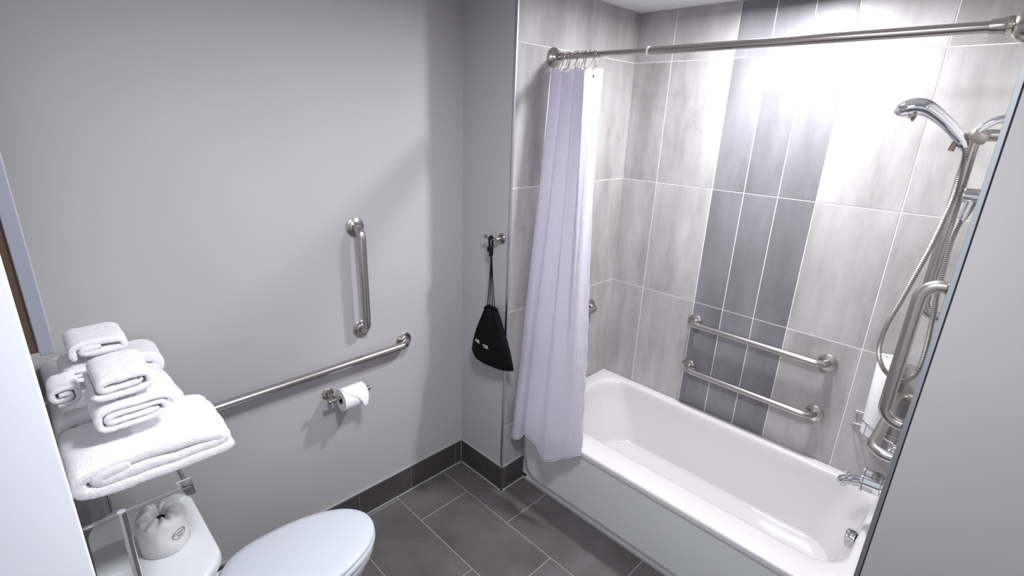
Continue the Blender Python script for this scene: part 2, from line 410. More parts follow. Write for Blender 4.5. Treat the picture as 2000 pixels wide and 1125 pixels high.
# ------------------------------------------------------------------ bathtub
X0, X1 = PX + 0.002, RX - 0.002
YF, YB_, ZR = 0.095, BY - 0.002, 0.451
def rrect(x0, x1, y0, y1, r, z, n=28, zf=None):
    """rounded rectangle loop, 4*n points, matched by corner"""
    out = []
    r = min(r, (x1 - x0) / 2 - 1e-4, (y1 - y0) / 2 - 1e-4)
    cs = [((x1 - r), (y1 - r), 0), ((x0 + r), (y1 - r), 1), ((x0 + r), (y0 + r), 2), ((x1 - r), (y0 + r), 3)]
    for cx, cy, q in cs:
        for k in range(n):
            a = PI / 2 * (q + k / (n - 1))
            x = cx + r * math.cos(a); y = cy + r * math.sin(a)
            out.append((x, y, z if zf is None else zf(x, y)))
    return out
tub = thing('bathtub', 'white bathtub with a smooth apron in the tiled alcove', 'bathtub', ((X0 + X1) / 2, 0.5, 0))
lo = [rrect(X0, X1, YF + 0.001, YB_, 0.004, ZR - 0.03), rrect(X0, X1, YF, YB_, 0.006, ZR - 0.010), rrect(X0 + 0.003, X1 - 0.003, YF + 0.004, YB_ - 0.002, 0.008, ZR - 0.002), rrect(X0 + 0.008, X1 - 0.008, YF + 0.012, YB_ - 0.006, 0.01, ZR)]
ix0, ix1, iy0, iy1 = X0 + 0.075, X1 - 0.032, 0.225, 0.868
lo += [rrect(ix0, ix1, iy0, iy1, 0.13, ZR - 0.001), rrect(ix0 + 0.012, ix1 - 0.008, iy0 + 0.012, iy1 - 0.009, 0.13, ZR - 0.006), rrect(ix0 + 0.022, ix1 - 0.013, iy0 + 0.02, iy1 - 0.014, 0.13, ZR - 0.02)]
for t in (0.12, 0.25, 0.4, 0.55, 0.7, 0.82, 0.9, 0.95):
    z = ZR - 0.02 - t * 0.33
    e = t ** 1.3
    lo.append(rrect(ix0 + 0.022 + 0.155 * e, ix1 - 0.013 - 0.075 * e, iy0 + 0.02 + 0.075 * e, iy1 - 0.014 - 0.075 * e, 0.13 + 0.02 * e, z))
bx0, bx1, by0, by1 = ix0 + 0.19, ix1 - 0.10, iy0 + 0.11, iy1 - 0.10
for k, t in enumerate((0.0, 0.3, 0.6, 1.0)):
    q = 0.028 * (1 - t)
    lo.append(rrect(bx0 - q * 0.6 + 0.03 * t, bx1 + q * 0.6 - 0.03 * t, by0 - q * 0.5 + 0.03 * t, by1 + q * 0.5 - 0.03 * t, 0.15, 0.115 - 0.018 * t ** 0.6))
lo.append(rrect(bx0 + 0.18, bx1 - 0.12, by0 + 0.12, by1 - 0.12, 0.08, 0.094))
MB().rings(lo, False, True).build('tub_body', 'enamel', tub, smooth=60)
ap = MB(); P = []
nx, nz = 120, 44
for i in range(nz + 1):
    z = 0.012 + (ZR - 0.012 - 0.012) * i / nz; row = []
    for k in range(nx + 1):
        x = X0 + (X1 - X0) * (k / nx if True else 0)
        x = X0 + (X1 - X0) * (0.5 - 0.5 * math.cos(PI * k / nx)) if False else x
        dl = (x - X0); dr = X1 - x; db = z - 0.0
        # signed distance to a rounded inner panel
        ex = min(dl, dr) - 0.045; ez = db - 0.045
        rr = 0.07
        if ex < rr and ez < rr: dd = rr - math.hypot(rr - ex, rr - ez)
        else: dd = min(ex, ez)
        s_ = sstep(-0.004, 0.008, dd)
        top = sstep(0.30, 0.44, z)
        side = sstep(0.0, 0.12, min(dl, dr))
        y = 0.168 - s_ * 0.014 - 0.056 * (z / ZR) ** 1.15 * sstep(0.0, 0.05, min(dl, dr) + 0.0) - (0.02 * top) * (1 - s_) * 0.3
        if z > 0.425: y = y + (YF + 0.002 - y) * sstep(0.425, 0.436, z)
        row.append((x, y, z))
    P.append(row)
apr = ap.grid(P).build('apron', 'apron', tub, smooth=50)
MB().box((X0 + 0.002, 0.160, 0.0), (X1 - 0.002, 0.172, 0.014)).build('floor_seal', 'caulk', tub, smooth=None)
MB().box((X0 + 0.010, 0.160, 0.022), (X0 + 0.035, 0.1685, 0.032)).build('vent_slot', 'dark', apr, smooth=None)
ov = MB().lathe([(0.0, 0.036), (0.004, 0.038), (0.030, 0.038), (0.034, 0.035), (0.035, 0.0005)], (1.874, 0.54, 0.388), (-1, 0, -0.08), 32).build('overflow_cover', 'chrome', tub)
MB().lathe([(0.0, 0.032), (0.004, 0.03), (0.006, 0.022), (0.012, 0.02), (0.014, 0.001)], (1.62, 0.54, 0.094), (0, 0, 1), 28).build('drain_stopper', 'chrome', tub)

# ------------------------------------------------------------------ grab bars
def grab_bar(label, A, B, n, stand=0.056, r=0.0185, fr=0.041, mat='steel', group=None):
    A = Vector(A); B = Vector(B); n = Vector(n); d_ = (B - A).normalized()
    root = thing('grab_bar', label, 'grab bar', A, group)
    bend = 0.048; pts = [A + n * 0.004]
    def arc(c, p, q):  # from direction -? quarter arc between p and q offsets
        return [c + p * math.cos(t) + q * math.sin(t) for t in [PI / 2 * k / 9 for k in range(10)]]
    pts += arc(A + n * (stand - bend) + d_ * bend, -d_ * bend, n * bend)
    L_ = (B - A).length
    for k in range(1, 8): pts.append(A + n * stand + d_ * (bend + (L_ - 2 * bend) * k / 8))
    pts += arc(B + n * (stand - bend) - d_ * bend, n * bend, d_ * bend)
    pts.append(B + n * 0.004)
    MB().tube(pts, r, 20, up=d_.cross(n)).build('bar', mat, root, smooth=50)
    for Pn in (A, B):
        MB().lathe([(0.0003, fr), (0.006, fr), (0.0085, fr - 0.003), (0.009, fr * 0.62), (0.0125, r + 0.003), (0.0125, r - 0.002)], Pn, n, 36, False).build('flange', mat, root, smooth=40)
    return root
grab_bar('short vertical grab bar on the grey wall above the paper holder', (0, -0.605, 1.037), (0, -0.605, 1.513), (1, 0, 0))
grab_bar('long horizontal grab bar on the grey wall behind the towels', (0, -1.43, 0.905), (0, -0.380, 0.911), (1, 0, 0))
grab_bar('upper horizontal grab bar across the dark tile stripes', (0.908, BY, 0.957), (1.561, BY, 0.957), (0, -1, 0), r=0.017)
grab_bar('lower horizontal grab bar just above the bathtub rim', (0.912, BY, 0.684), (1.559, BY, 0.684), (0, -1, 0), r=0.017)
grab_bar('grab bar end peeking out behind the shower curtain', (PX, 0.25, 0.938), (PX, 0.695, 0.938), (1, 0, 0))
grab_bar('vertical grab bar nearest the camera on the faucet wall', (RX, 0.215, 1.105), (RX, 0.215, 1.565), (-1, 0, 0), stand=0.066)
grab_bar('horizontal grab bar on the faucet wall above the tub spout', (RX, 0.285, 0.945), (RX, 0.84, 0.945), (-1, 0, 0), stand=0.074)

# ------------------------------------------------------------------ curtain rod, hooks, curtain
RY, RZ = 0.236, 2.249
rod = thing('curtain_rod', 'brushed metal shower curtain rod spanning the tub', 'curtain rod', (PX, RY, RZ))
MB().tube([(PX + 0.02, RY, RZ), (0.838, RY, RZ)], 0.0125, 20).build('inner_tube', 'nickel', rod)
MB().tube([(0.838, RY, RZ), (RX - 0.035, RY, RZ)], 0.0145, 20).build('outer_tube', 'nickel', rod)
MB().lathe([(0, 0.0145), (0, 0.0162), (0.008, 0.0162), (0.008, 0.0145)], (0.833, RY, RZ), (1, 0, 0), 24, False).build('joint_ring', 'white', rod)
MB().lathe([(0.0003, 0.043), (0.005, 0.0435), (0.012, 0.040), (0.02, 0.031), (0.028, 0.022), (0.036, 0.018), (0.045, 0.0165), (0.045, 0.012)], (PX, RY, RZ), (1, 0, 0), 32, False).build('end_flange', 'nickel', rod)
MB().lathe([(0.0003, 0.036), (0.004, 0.040), (0.02, 0.044), (0.036, 0.038), (0.046, 0.028), (0.05, 0.021), (0.06, 0.024), (0.068, 0.0205), (0.095, 0.0175), (0.095, 0.014)], (RX, RY, RZ), (-1, 0, 0), 32, False).build('end_flange', 'nickel', rod)

def top_pt(s):
    if s < 0.8:
        q = s / 0.8; k = sstep(0.72, 0.8, s)
        return Vector((PX + 0.008 + 0.212 * q, (0.205 + 0.022 * math.sin(2 * PI * 4.2 * s + 0.6)) * (1 - k) + 0.186 * k, 2.197))
    q = (s - 0.8) / 0.2
    return Vector((PX + 0.220 + 0.036 * q, 0.186 + 0.084 * q, 2.197))
BOT = [(0, .372, .13, .38), (.05, .362, .085, .35), (.09, .366, .050, .342), (.14, .390, .038, .342), (.19, .418, .046, .345), (.225, .426, .072, .36), (.25, .430, .098, .39), (.272, .432, .098, .40), (.295, .442, .064, .40),
       (.32, .462, .045, .40), (.40, .505, .038, .397), (.48, .545, .048, .378), (.55, .585, .040, .345), (.62, .630, .026, .336), (.70, .675, .036, .355), (.78, .715, .052, .385), (.86, .752, .050, .41), (.93, .787, .058, .436), (1.0, .816, .072, .452)]
def bot_pt(s):
    for i in range(len(BOT) - 1):
        if s <= BOT[i + 1][0] + 1e-9:
            t = (s - BOT[i][0]) / (BOT[i + 1][0] - BOT[i][0])
            P4 = [Vector(BOT[max(0, min(len(BOT) - 1, i + q))][1:]) for q in (-1, 0, 1, 2)]
            p0, p1, p2, p3 = P4
            return 0.5 * ((2 * p1) + (p2 - p0) * t + (2 * p0 - 5 * p1 + 4 * p2 - p3) * t * t + (3 * p1 - p0 - 3 * p2 + p3) * t ** 3)
def cur(s, t):
    a = top_pt(s); b = bot_pt(s)
    p = a.lerp(b, t)
    p.y += 0.004 * math.sin(2 * PI * (7.5 * s + 0.25 * t)) * math.sin(PI * min(1, t * 1.0)) * (1 - 0.6 * t)
    p.x += 0.004 * math.sin(23 * s + 5 * t) * math.sin(PI * t)
    p.y += 0.034 * math.exp(-((s - 0.26) / 0.020) ** 2) * math.sin(PI * min(1.0, t)) ** 0.7 * (0.25 + 0.75 * t)
    # slack of the free vertical edge
    if s > 0.9: p.x += (s - 0.9) * 10 * (0.0022 * math.sin(t * 95 + 2 * math.sin(t * 17)) * sstep(0.35, 0.8, t) - 0.022 * math.sin(PI * min(1, t * 1.25)) * (1 - t))
    p.y += 0.0016 * noise.noise(Vector((s * 40, t * 30, 0)))
    return p
ns, nt_ = 260, 150
cb = MB(); cb.grid([[cur(k / ns, i / nt_) for k in range(ns + 1)] for i in range(nt_ + 1)])
curt = thing('shower_curtain', 'white waffle shower curtain bunched at the left end of the rod', 'curtain', (0.5, 0.15, 0.34))
cloth = cb.build('cloth', 'curtain', curt, smooth=80)
uvl = cloth.data.uv_layers.new(name='UVMap')
for lp in cloth.data.loops:
    vi = lp.vertex_index; uvl.data[lp.index].uv = ((vi % (ns + 1)) / ns * 1.7, 1.85 * (1 - (vi // (ns + 1)) / nt_))
sol = cloth.modifiers.new('thickness', 'SOLIDIFY'); sol.thickness = 0.0012; sol.offset = 0
hem = MB(); hem.tube([cur(k / 130, 1.0) for k in range(131)], 0.0028, 6).build('hem', 'curtain', cloth, smooth=80)
HS = [0.03, 0.12, 0.20, 0.28, 0.36, 0.44, 0.52, 0.60, 0.68, 0.76, 0.90]
def hook_pts(dx, tilt):
    pts = [(0, 0.006, -0.062), (0.0, 0.012, -0.050), (tilt * 0.5, 0.016, -0.032), (tilt, 0.0185, -0.012), (tilt, 0.016, 0.010), (tilt * 0.6, 0.0, 0.0195), (0, -0.016, 0.010), (-tilt * 0.5, -0.0185, -0.012), (-tilt, -0.014, -0.032), (-tilt * .5, -0.006, -0.050), (0, -0.002, -0.060)]
    return pts
HL = ['metal curtain hook hanging closest to the wall flange of the rod'] + ['thin metal curtain hook, %s along the rod from the wall flange' % w for w in ('second', 'third', 'fourth', 'fifth', 'sixth', 'seventh', 'eighth', 'ninth', 'tenth')]
for i, s in enumerate(HS):
    a = top_pt(s); x = a.x
    tl = 0.007 * (1 if i % 2 else -1) + 0.003 * math.sin(i * 3.1)
    last = i == len(HS) - 1
    h = thing('curtain_hook', 'metal curtain hook at the free right end of the white curtain' if last else HL[i], 'curtain hook', (x, RY, RZ), 'metal hooks on the curtain rod')
    sk = (a.y - RY)
    pts = [(x + dx, RY + dy + (sk * min(1, max(0, -dz) / 0.062)), RZ + dz) for dx, dy, dz in hook_pts(0, tl)]
    MB().tube(catmull(pts, 5), 0.0014, 6).build('wire', 'nickel', h, smooth=60)
    for q in (-1, 0, 1):
        MB().lathe([(-0.0035, 0.0008), (-0.0025, 0.0028), (0, 0.0037), (0.0025, 0.0028), (0.0035, 0.0008)], (x + tl * 0.5, RY + q * 0.008, RZ + 0.0185 - abs(q) * 0.0025), (0, 1, 0), 10).build('roller_bead', 'nickel', h)
gx = cur(0.90, 0.012)
MB().lathe([(-0.0015, 0.0045), (0.0015, 0.0065), (0.003, 0.0065), (0.003, 0.004)], (gx.x, gx.y - 0.002, gx.z - 0.012), (0.1, -1, 0), 20, False).build('grommet', 'nickel', cloth)

# ------------------------------------------------------------------ robe hook and black drawstring bag
hk = thing('robe_hook', 'small round nickel robe hook holding the black bag', 'hook', (0.297, 0, 1.435))
MB().lathe([(0.0003, 0.024), (0.006, 0.0245), (0.010, 0.021), (0.011, 0.013), (0.045, 0.0085)], (0.297, 0, 1.435), (0, -1, 0), 28).build('rosette', 'nickel', hk)
MB().tube(catmull([(0.297, -0.040, 1.435), (0.282, -0.046, 1.431), (0.262, -0.052, 1.433), (0.243, -0.057, 1.441)], 6), 0.0068, 14).build('peg', 'nickel', hk)
MB().lathe([(-0.006, 0.004), (-0.004, 0.0095), (0.004, 0.0100), (0.006, 0.006)], (0.240, -0.058, 1.442), (-0.9, -0.25, 0.3), 18).build('knob', 'nickel', hk)
bag = thing('drawstring_bag', 'black drawstring bag with white lettering hanging from the hook', 'bag', (0.29, -0.05, 0.763))
BT_ = [(0.236, 1.060), (0.262, 1.082), (0.290, 1.086), (0.321, 1.080)]
BB_ = [(0.139, 0.801), (0.178, 0.783), (0.218, 0.771), (0.297, 0.763), (0.391, 0.778), (0.455, 0.803)]
def poly(Pl, s):
    P3 = catmull([(a, 0, b) for a, b in Pl], 12); k = s * (len(P3) - 1); i = min(int(k), len(P3) - 2); return P3[i].lerp(P3[i + 1], k - i)
def bag_pt(s, v, front):
    p = poly(BT_, s).lerp(poly(BB_, s), v)
    p.x += (s - 0.5) * 0.03 * math.sin(PI * v)
    e = (math.sin(PI * s) ** 0.6) * (0.30 + 0.70 * math.sin(PI * min(1, v * 0.62 + 0.12)) ) * (1 - sstep(0.93, 1.0, v) * 0.98)
    y = -0.047 - (0.040 * e if front else -0.030 * e)
    y += 0.006 * math.sin(s * 26 + 1.2 * v) * (1 - v) ** 1.5 * (1 if front else -1)
    if front: y += 0.004 * math.sin(s * 9 - v * 5) * math.sin(PI * s)
    p.y = y; return p
N1, N2 = 40, 36
bm_ = MB()
bm_.rings([[bag_pt(k / N1, i / N2, True) for k in range(N1 + 1)] + [bag_pt(1 - k / N1, i / N2, False) for k in range(1, N1)] for i in range(N2 + 1)], True, True)
sack = bm_.build('sack', 'black', bag, smooth=70)
rf = MB()
for k in range(7):
    a = bag_pt(0.08 + 0.14 * k, 0.0, True); b_ = bag_pt(0.08 + 0.14 * k, 0.0, False)
    m_ = (a + b_) / 2
    rf.lathe([(-0.004, 0.004), (0.006, 0.009), (0.013, 0.006), (0.016, 0.001)], m_, (0.15 * (k - 3), 0, 1), 8)
rf.build('gathered_edge', 'black', sack, smooth=70)
for k, (tx, tz) in enumerate(((0.251, 1.071), (0.272, 1.082), (0.292, 1.086), (0.313, 1.084))):
    MB().tube(catmull([(tx, -0.048 - 0.004 * (k % 2), tz), (tx * 0.5 + 0.279 * 0.5, -0.05, 1.19), (0.279 + (k - 1.5) * 0.004, -0.051, 1.30), (0.2775 + (k - 1.5) * 0.002, -0.052, 1.36)], 6), 0.0021, 8).build('drawstring', 'cord', bag)
MB().tube(catmull([(0.277, -0.060, 1.352), (0.275, -0.061, 1.40), (0.272, -0.062, 1.432), (0.271, -0.052, 1.4475), (0.272, -0.042, 1.436), (0.275, -0.044, 1.40), (0.278, -0.048, 1.352)], 6), 0.0055, 10).build('cord_loop', 'cord', bag)
bevel(MB().box((0.258, -0.064, 1.372), (0.281, -0.046, 1.396)).build('cord_lock', 'cord', bag), 0.003)

def text_mesh(name, body, size, mat, parent, place, shear=0.0, extrude=0.0):
    """lettering wrapped on a surface: place(u, v) -> world point"""
    cu = bpy.data.curves.new(name, 'FONT'); cu.body = body; cu.size = size; cu.align_x = 'CENTER'; cu.shear = shear
    cu.resolution_u = 3; cu.offset = size * 0.018
    tmp = bpy.data.objects.new(name + '_tmp', cu); COL.objects.link(tmp)
    bpy.context.view_layer.update()
    dg = bpy.context.evaluated_depsgraph_get()
    me = bpy.data.meshes.new_from_object(tmp.evaluated_get(dg))
    bpy.data.objects.remove(tmp); bpy.data.curves.remove(cu)
    off = wl(parent)
    for v in me.vertices: v.co = place(v.co.x, v.co.y) - off
    me.materials.clear(); me.materials.append(M[mat]); me.name = name
    o = bpy.data.objects.new(name, me); COL.objects.link(o); o.parent = parent
    return o
def bag_y(x, z):
    # front surface depth at (x, z): search the parametric surface
    best = None; s, v = 0.5, 0.5
    for it in range(40):
        p = bag_pt(s, v, True); ds = 0.001
        px_ = (bag_pt(s + ds, v, True) - p) / ds; pv = (bag_pt(s, v + ds, True) - p) / ds
        ex, ez = x - p.x, z - p.z
        det = px_.x * pv.z - pv.x * px_.z
        if abs(det) < 1e-9: break
        s += 0.7 * (ex * pv.z - pv.x * ez) / det; v += 0.7 * (px_.x * ez - ex * px_.z) / det
        s = min(0.98, max(0.02, s)); v = min(0.98, max(0.02, v))
    return bag_pt(s, v, True).y
def bag_place(cx, cz, rot):
    c_, s_ = math.cos(rot), math.sin(rot)
    def f(u, v):
        x = cx + u * c_ - v * s_; z = cz + u * s_ + v * c_
        return Vector((x, bag_y(x, z) - 0.0012, z))
    return f
text_mesh('lettering', 'AIR', 0.026, 'print_', sack, bag_place(0.222, 0.887, math.radians(-2)))
text_mesh('lettering', 'YER', 0.026, 'print_', sack, bag_place(0.286, 0.876, math.radians(8)))

# ------------------------------------------------------------------ toilet paper holder and roll
tp = thing('paper_holder', 'nickel toilet paper holder below the long grab bar', 'paper holder', (0, -0.790, 0.768))
MB().lathe([(0.0003, 0.026), (0.006, 0.0265), (0.009, 0.023), (0.012, 0.012), (0.03, 0.010), (0.078, 0.0098)], (0, -0.790, 0.768), (1, 0, 0), 28).build('wall_post', 'nickel', tp)
MB().tube([(0.078, -0.818, 0.768), (0.078, -0.628, 0.768)], 0.0082, 16).build('spindle', 'nickel', tp)
for yy, dr_ in ((-0.818, -1), (-0.628, 1)):
    MB().lathe([(-0.006, 0.0083), (-0.002, 0.0105), (0.005, 0.0105), (0.008, 0.007)], (0.078, yy, 0.768), (0, dr_, 0), 18).build('end_cap', 'nickel', tp)
roll = thing('toilet_roll', 'white toilet paper roll with a pointed folded end', 'toilet roll', (0.078, -0.711, 0.755))
ry0, ry1, rc, rzc = -0.768, -0.655, 0.078, 0.7572
rr_o, rr_i = 0.052, 0.019
MB().lathe([(0, rr_i), (0, rr_o - 0.001), (0.001, rr_o), (ry1 - ry0 - 0.001, rr_o), (ry1 - ry0, rr_o - 0.001), (ry1 - ry0, rr_i)], (rc, ry0, rzc), (0, 1, 0), 48, False).build('paper', 'paper', roll, smooth=40)
MB().lathe([(0.001, rr_i - 0.0005), (ry1 - ry0 - 0.001, rr_i - 0.0005), (ry1 - ry0 - 0.001, rr_i - 0.0025), (0.001, rr_i - 0.0025), (0.001, rr_i - 0.0005)], (rc, ry0, rzc), (0, 1, 0), 32, False).build('core', 'core', roll)
P = []
for i in range(25):      # loose sheet folded to a point, wrapping over the front of the roll
    t = i / 24; ang = math.radians(100 - 118 * t); row = []
    ext = max(0, t - 0.72) / 0.28
    yl = ry0 + 0.004 + (ry1 - ry0 - 0.036) * sstep(0.22, 1.0, t) ; yr = ry1 - 0.002 - 0.012 * ext
    for k in range(9):
        y = yl + (yr - yl) * k / 8; rad = rr_o + 0.0015 + 0.010 * ext
        row.append((rc + rad * math.cos(ang), y, rzc + rad * math.sin(ang) - 0.018 * ext))
    P.append(row)
sh = MB().grid(P).build('folded_sheet', 'paper', roll, smooth=60)
sm = sh.modifiers.new('thickness', 'SOLIDIFY'); sm.thickness = 0.0006

# ------------------------------------------------------------------ toilet
TX = 0.470
toilet = thing('toilet', 'white toilet with a closed lid beside the grey wall', 'toilet', (TX, -1.3, 0))
def egg(cx, y_back, y_tip, hw, z, n=72, back=0.88, sq=2.3):
    """elongated seat outline: squared back, round front"""
    L_ = y_tip - y_back; yc = y_back + L_ * 0.40; out = []
    for k in range(n):
        a = 2 * PI * k / n; c_, s_ = math.cos(a), math.sin(a)
        if s_ >= 0:
            x = hw * math.copysign(abs(c_) ** (2 / 2.15), c_); y = yc + (y_tip - yc) * abs(s_) ** (2 / 2.05)
        else:
            x = hw * math.copysign(abs(c_) ** (2 / 2.9), c_) * (1 - (1 - back) * abs(s_) ** 1.5); y = yc - (yc - y_back) * abs(s_) ** (2 / 3.2)
        out.append((cx + x, y, z))
    return out
YBK, YTP = -1.408, -0.868
ld = MB(); ld.rings([egg(TX, YBK + 0.004, YTP - 0.006, 0.180, 0.427), egg(TX, YBK, YTP, 0.186, 0.430), egg(TX, YBK, YTP, 0.186, 0.440), egg(TX, YBK + 0.006, YTP - 0.006, 0.180, 0.446), egg(TX, YBK + 0.03, YTP - 0.03, 0.156, 0.449), egg(TX, YBK + 0.12, YTP - 0.14, 0.06, 0.4515), egg(TX, YBK + 0.18, YTP - 0.22, 0.012, 0.452)])
lid_o = ld.build('lid', 'seat', toilet, smooth=50)
st = MB(); st.rings([egg(TX, YBK + 0.01, YTP - 0.003, 0.180, 0.402), egg(TX, YBK + 0.006, YTP + 0.002, 0.187, 0.406), egg(TX, YBK + 0.006, YTP + 0.002, 0.187, 0.419), egg(TX, YBK + 0.01, YTP - 0.003, 0.181, 0.4245)])
st.build('seat', 'seat', toilet, smooth=50)
bw = MB(); bw.rings([egg(TX, -1.50, YTP - 0.01, 0.182, 0.3995), egg(TX, -1.50, YTP - 0.004, 0.188, 0.392), egg(TX, -1.50, YTP - 0.004, 0.188, 0.365), egg(TX, -1.50, YTP - 0.018, 0.176, 0.33), egg(TX, -1.49, YTP - 0.05, 0.155, 0.26), egg(TX, -1.48, YTP - 0.10, 0.128, 0.18), egg(TX, -1.48, YTP - 0.13, 0.115, 0.10), egg(TX, -1.49, YTP - 0.12, 0.122, 0.03), egg(TX, -1.49, YTP - 0.115, 0.126, 0.0005)])
bw.build('bowl', 'china', toilet, smooth=50)
for sx in (-1, 1):
    MB().lathe([(-0.02, 0.012), (-0.017, 0.0145), (0.017, 0.0145), (0.02, 0.012)], (TX + sx * 0.075, -1.404, 0.425), (1, 0, 0), 16).build('hinge', 'seat', lid_o)
TC = 0.478
def tank_loop(hw, yf, r, z, bow=0.030, n=16):
    lp = rrect(TC - hw, TC + hw, REAR + 0.022, yf, r, z, n)
    out = []
    for x, y, zz in lp:
        k = (y - (REAR + 0.022)) / (yf - REAR - 0.022)
        out.append((x, y + bow * max(0, k) ** 3 * (1 - ((x - TC) / hw) ** 2), zz))
    return out
tk = MB(); tk.rings([tank_loop(0.195, -1.46, 0.05, 0.392), tank_loop(0.205, -1.45, 0.055, 0.42), tank_loop(0.216, -1.453, 0.08, 0.58), tank_loop(0.224, -1.447, 0.085, 0.742)])
tk.build('tank', 'china', toilet, smooth=45)
tl_ = MB(); tl_.rings([tank_loop(0.232, -1.438, 0.095, 0.7425), tank_loop(0.238, -1.433, 0.10, 0.748), tank_loop(0.238, -1.433, 0.10, 0.766), tank_loop(0.234, -1.437, 0.098, 0.776), tank_loop(0.222, -1.448, 0.09, 0.7795)])
tl_.build('tank_lid', 'china', toilet, smooth=50)

# spare roll in tissue wrapper, on the tank lid
SX, SY, SZ = 0.500, -1.520, 0.780
sp = thing('wrapped_toilet_roll', 'tissue-wrapped spare toilet roll standing on the toilet tank', 'toilet roll', (SX, SY, SZ))
Rr = 0.060; loops = []
prof = [(0.0, 0.965), (0.003, 1.0), (0.035, 1.0), (0.062, 1.0), (0.088, 1.0), (0.096, 0.985), (0.102, 0.93), (0.106, 0.80), (0.1085, 0.66), (0.1095, 0.52), (0.108, 0.40), (0.100, 0.30), (0.088, 0.26)]
nn = 72
for zi, (h, rf_) in enumerate(prof):
    lp = []
    for k in range(nn):
        a = 2 * PI * k / nn
        w_ = max(0, min(1, (h - 0.09) / 0.015)) if zi >= 5 else 0
        pl = 0.0075 * w_ * (noise.noise(Vector((math.cos(a) * 3.2, math.sin(a) * 3.2, 2 + rf_ * 3))) + 0.6 * math.sin(a * 11 + 3 * rf_))
        tuft = 0.026 * w_ * math.exp(-((a - 3.9) / 0.5) ** 2) * math.exp(-((rf_ - 0.55) / 0.32) ** 2)
        wr = 0.0010 * math.sin(a * 5 + h * 60) + 0.0016 * noise.noise(Vector((math.cos(a) * 4, math.sin(a) * 4, h * 45)))
        lp.append((SX + (Rr * rf_ + wr) * math.cos(a), SY + (Rr * rf_ + wr) * math.sin(a), SZ + 0.0005 + h + pl * 0.8 + tuft))
    loops.append(lp)
wrp = MB().rings(loops, True, False).build('wrapper', 'wrap', sp, smooth=55)
MB().lathe([(0.0, 0.0165), (0.001, 0.0165)], (SX, SY, SZ + 0.086), (0, 0, 1), 24).build('core_hole', 'core', sp)
LA = math.radians(28); LZ = SZ + 0.056
def cyl_place(u, v):
    a = LA + u / Rr; return Vector((SX + (Rr + 0.0022) * math.cos(a), SY + (Rr + 0.0022) * math.sin(a), LZ + v))
ring = MB(); ne = 48
a_ = [cyl_place(0.0195 * math.cos(2 * PI * k / ne), 0.0155 * math.sin(2 * PI * k / ne)) for k in range(ne)]
b_ = [cyl_place(0.0178 * math.cos(2 * PI * k / ne), 0.0138 * math.sin(2 * PI * k / ne)) for k in range(ne)]
ring.rings([a_, b_], False, False); ring.build('logo_ring', 'ink', wrp, smooth=None)
text_mesh('logo_lettering', 'Comfort', 0.0098, 'ink', wrp, lambda u, v: cyl_place(u, v + 0.001), shear=0.2)
text_mesh('logo_lettering', 'Bath', 0.0088, 'ink', wrp, lambda u, v: cyl_place(u + 0.002, v - 0.0085), shear=0.2)

# ------------------------------------------------------------------ towel rack over the tank
RK0, RK1 = 0.030, 0.735
KZ = 1.100
rack = thing('towel_rack', 'chrome towel shelf on the wall above the toilet tank', 'towel rack', (0.38, REAR, KZ))
for x in (RK0 + 0.01, RK1):
    MB().tube([(x, REAR + 0.004, KZ), (x, -1.470, KZ)], 0.0048, 12).build('side_rail', 'chrome', rack)
    MB().lathe([(0.0003, 0.020), (0.005, 0.020), (0.008, 0.008)], (x, REAR, KZ), (0, 1, 0), 24).build('wall_rosette', 'chrome', rack)
    m = MB(); m.rings([[(x - 0.004, -1.498, KZ + 0.022), (x + 0.004, -1.498, KZ + 0.022), (x + 0.004, -1.466, KZ + 0.022), (x - 0.004, -1.466, KZ + 0.022)],
                       [(x - 0.004, -1.482, KZ - 0.022), (x + 0.004, -1.482, KZ - 0.022), (x + 0.004, -1.461, KZ - 0.026), (x - 0.004, -1.461, KZ - 0.026)]])
    bevel(m.build('front_bracket', 'chrome', rack, smooth=None), 0.0015)
    MB().tube([(x, -1.606, KZ + 0.006), (x, -1.606, 0.0005)], 0.0085, 14).build('upright', 'chrome', rack)
for y in (-1.675, -1.640, -1.606, -1.572, -1.538, -1.504, -1.474):
    MB().tube([(RK0, y, KZ + 0.0105), (0.603, y, KZ + 0.0105)], 0.0045, 10).build('shelf_rod', 'chrome', rack)
MB().tube([(RK0 + 0.01, -1.4715, KZ - 0.021), (RK1, -1.4715, KZ - 0.021)], 0.0048, 10).build('hanging_bar', 'chrome', rack)
MB().tube([(0.600, REAR + 0.002, KZ + 0.0105), (0.600, -1.474, KZ + 0.0105)], 0.0048, 10).build('shelf_end_rod', 'chrome', rack)
SHZ = KZ + 0.016

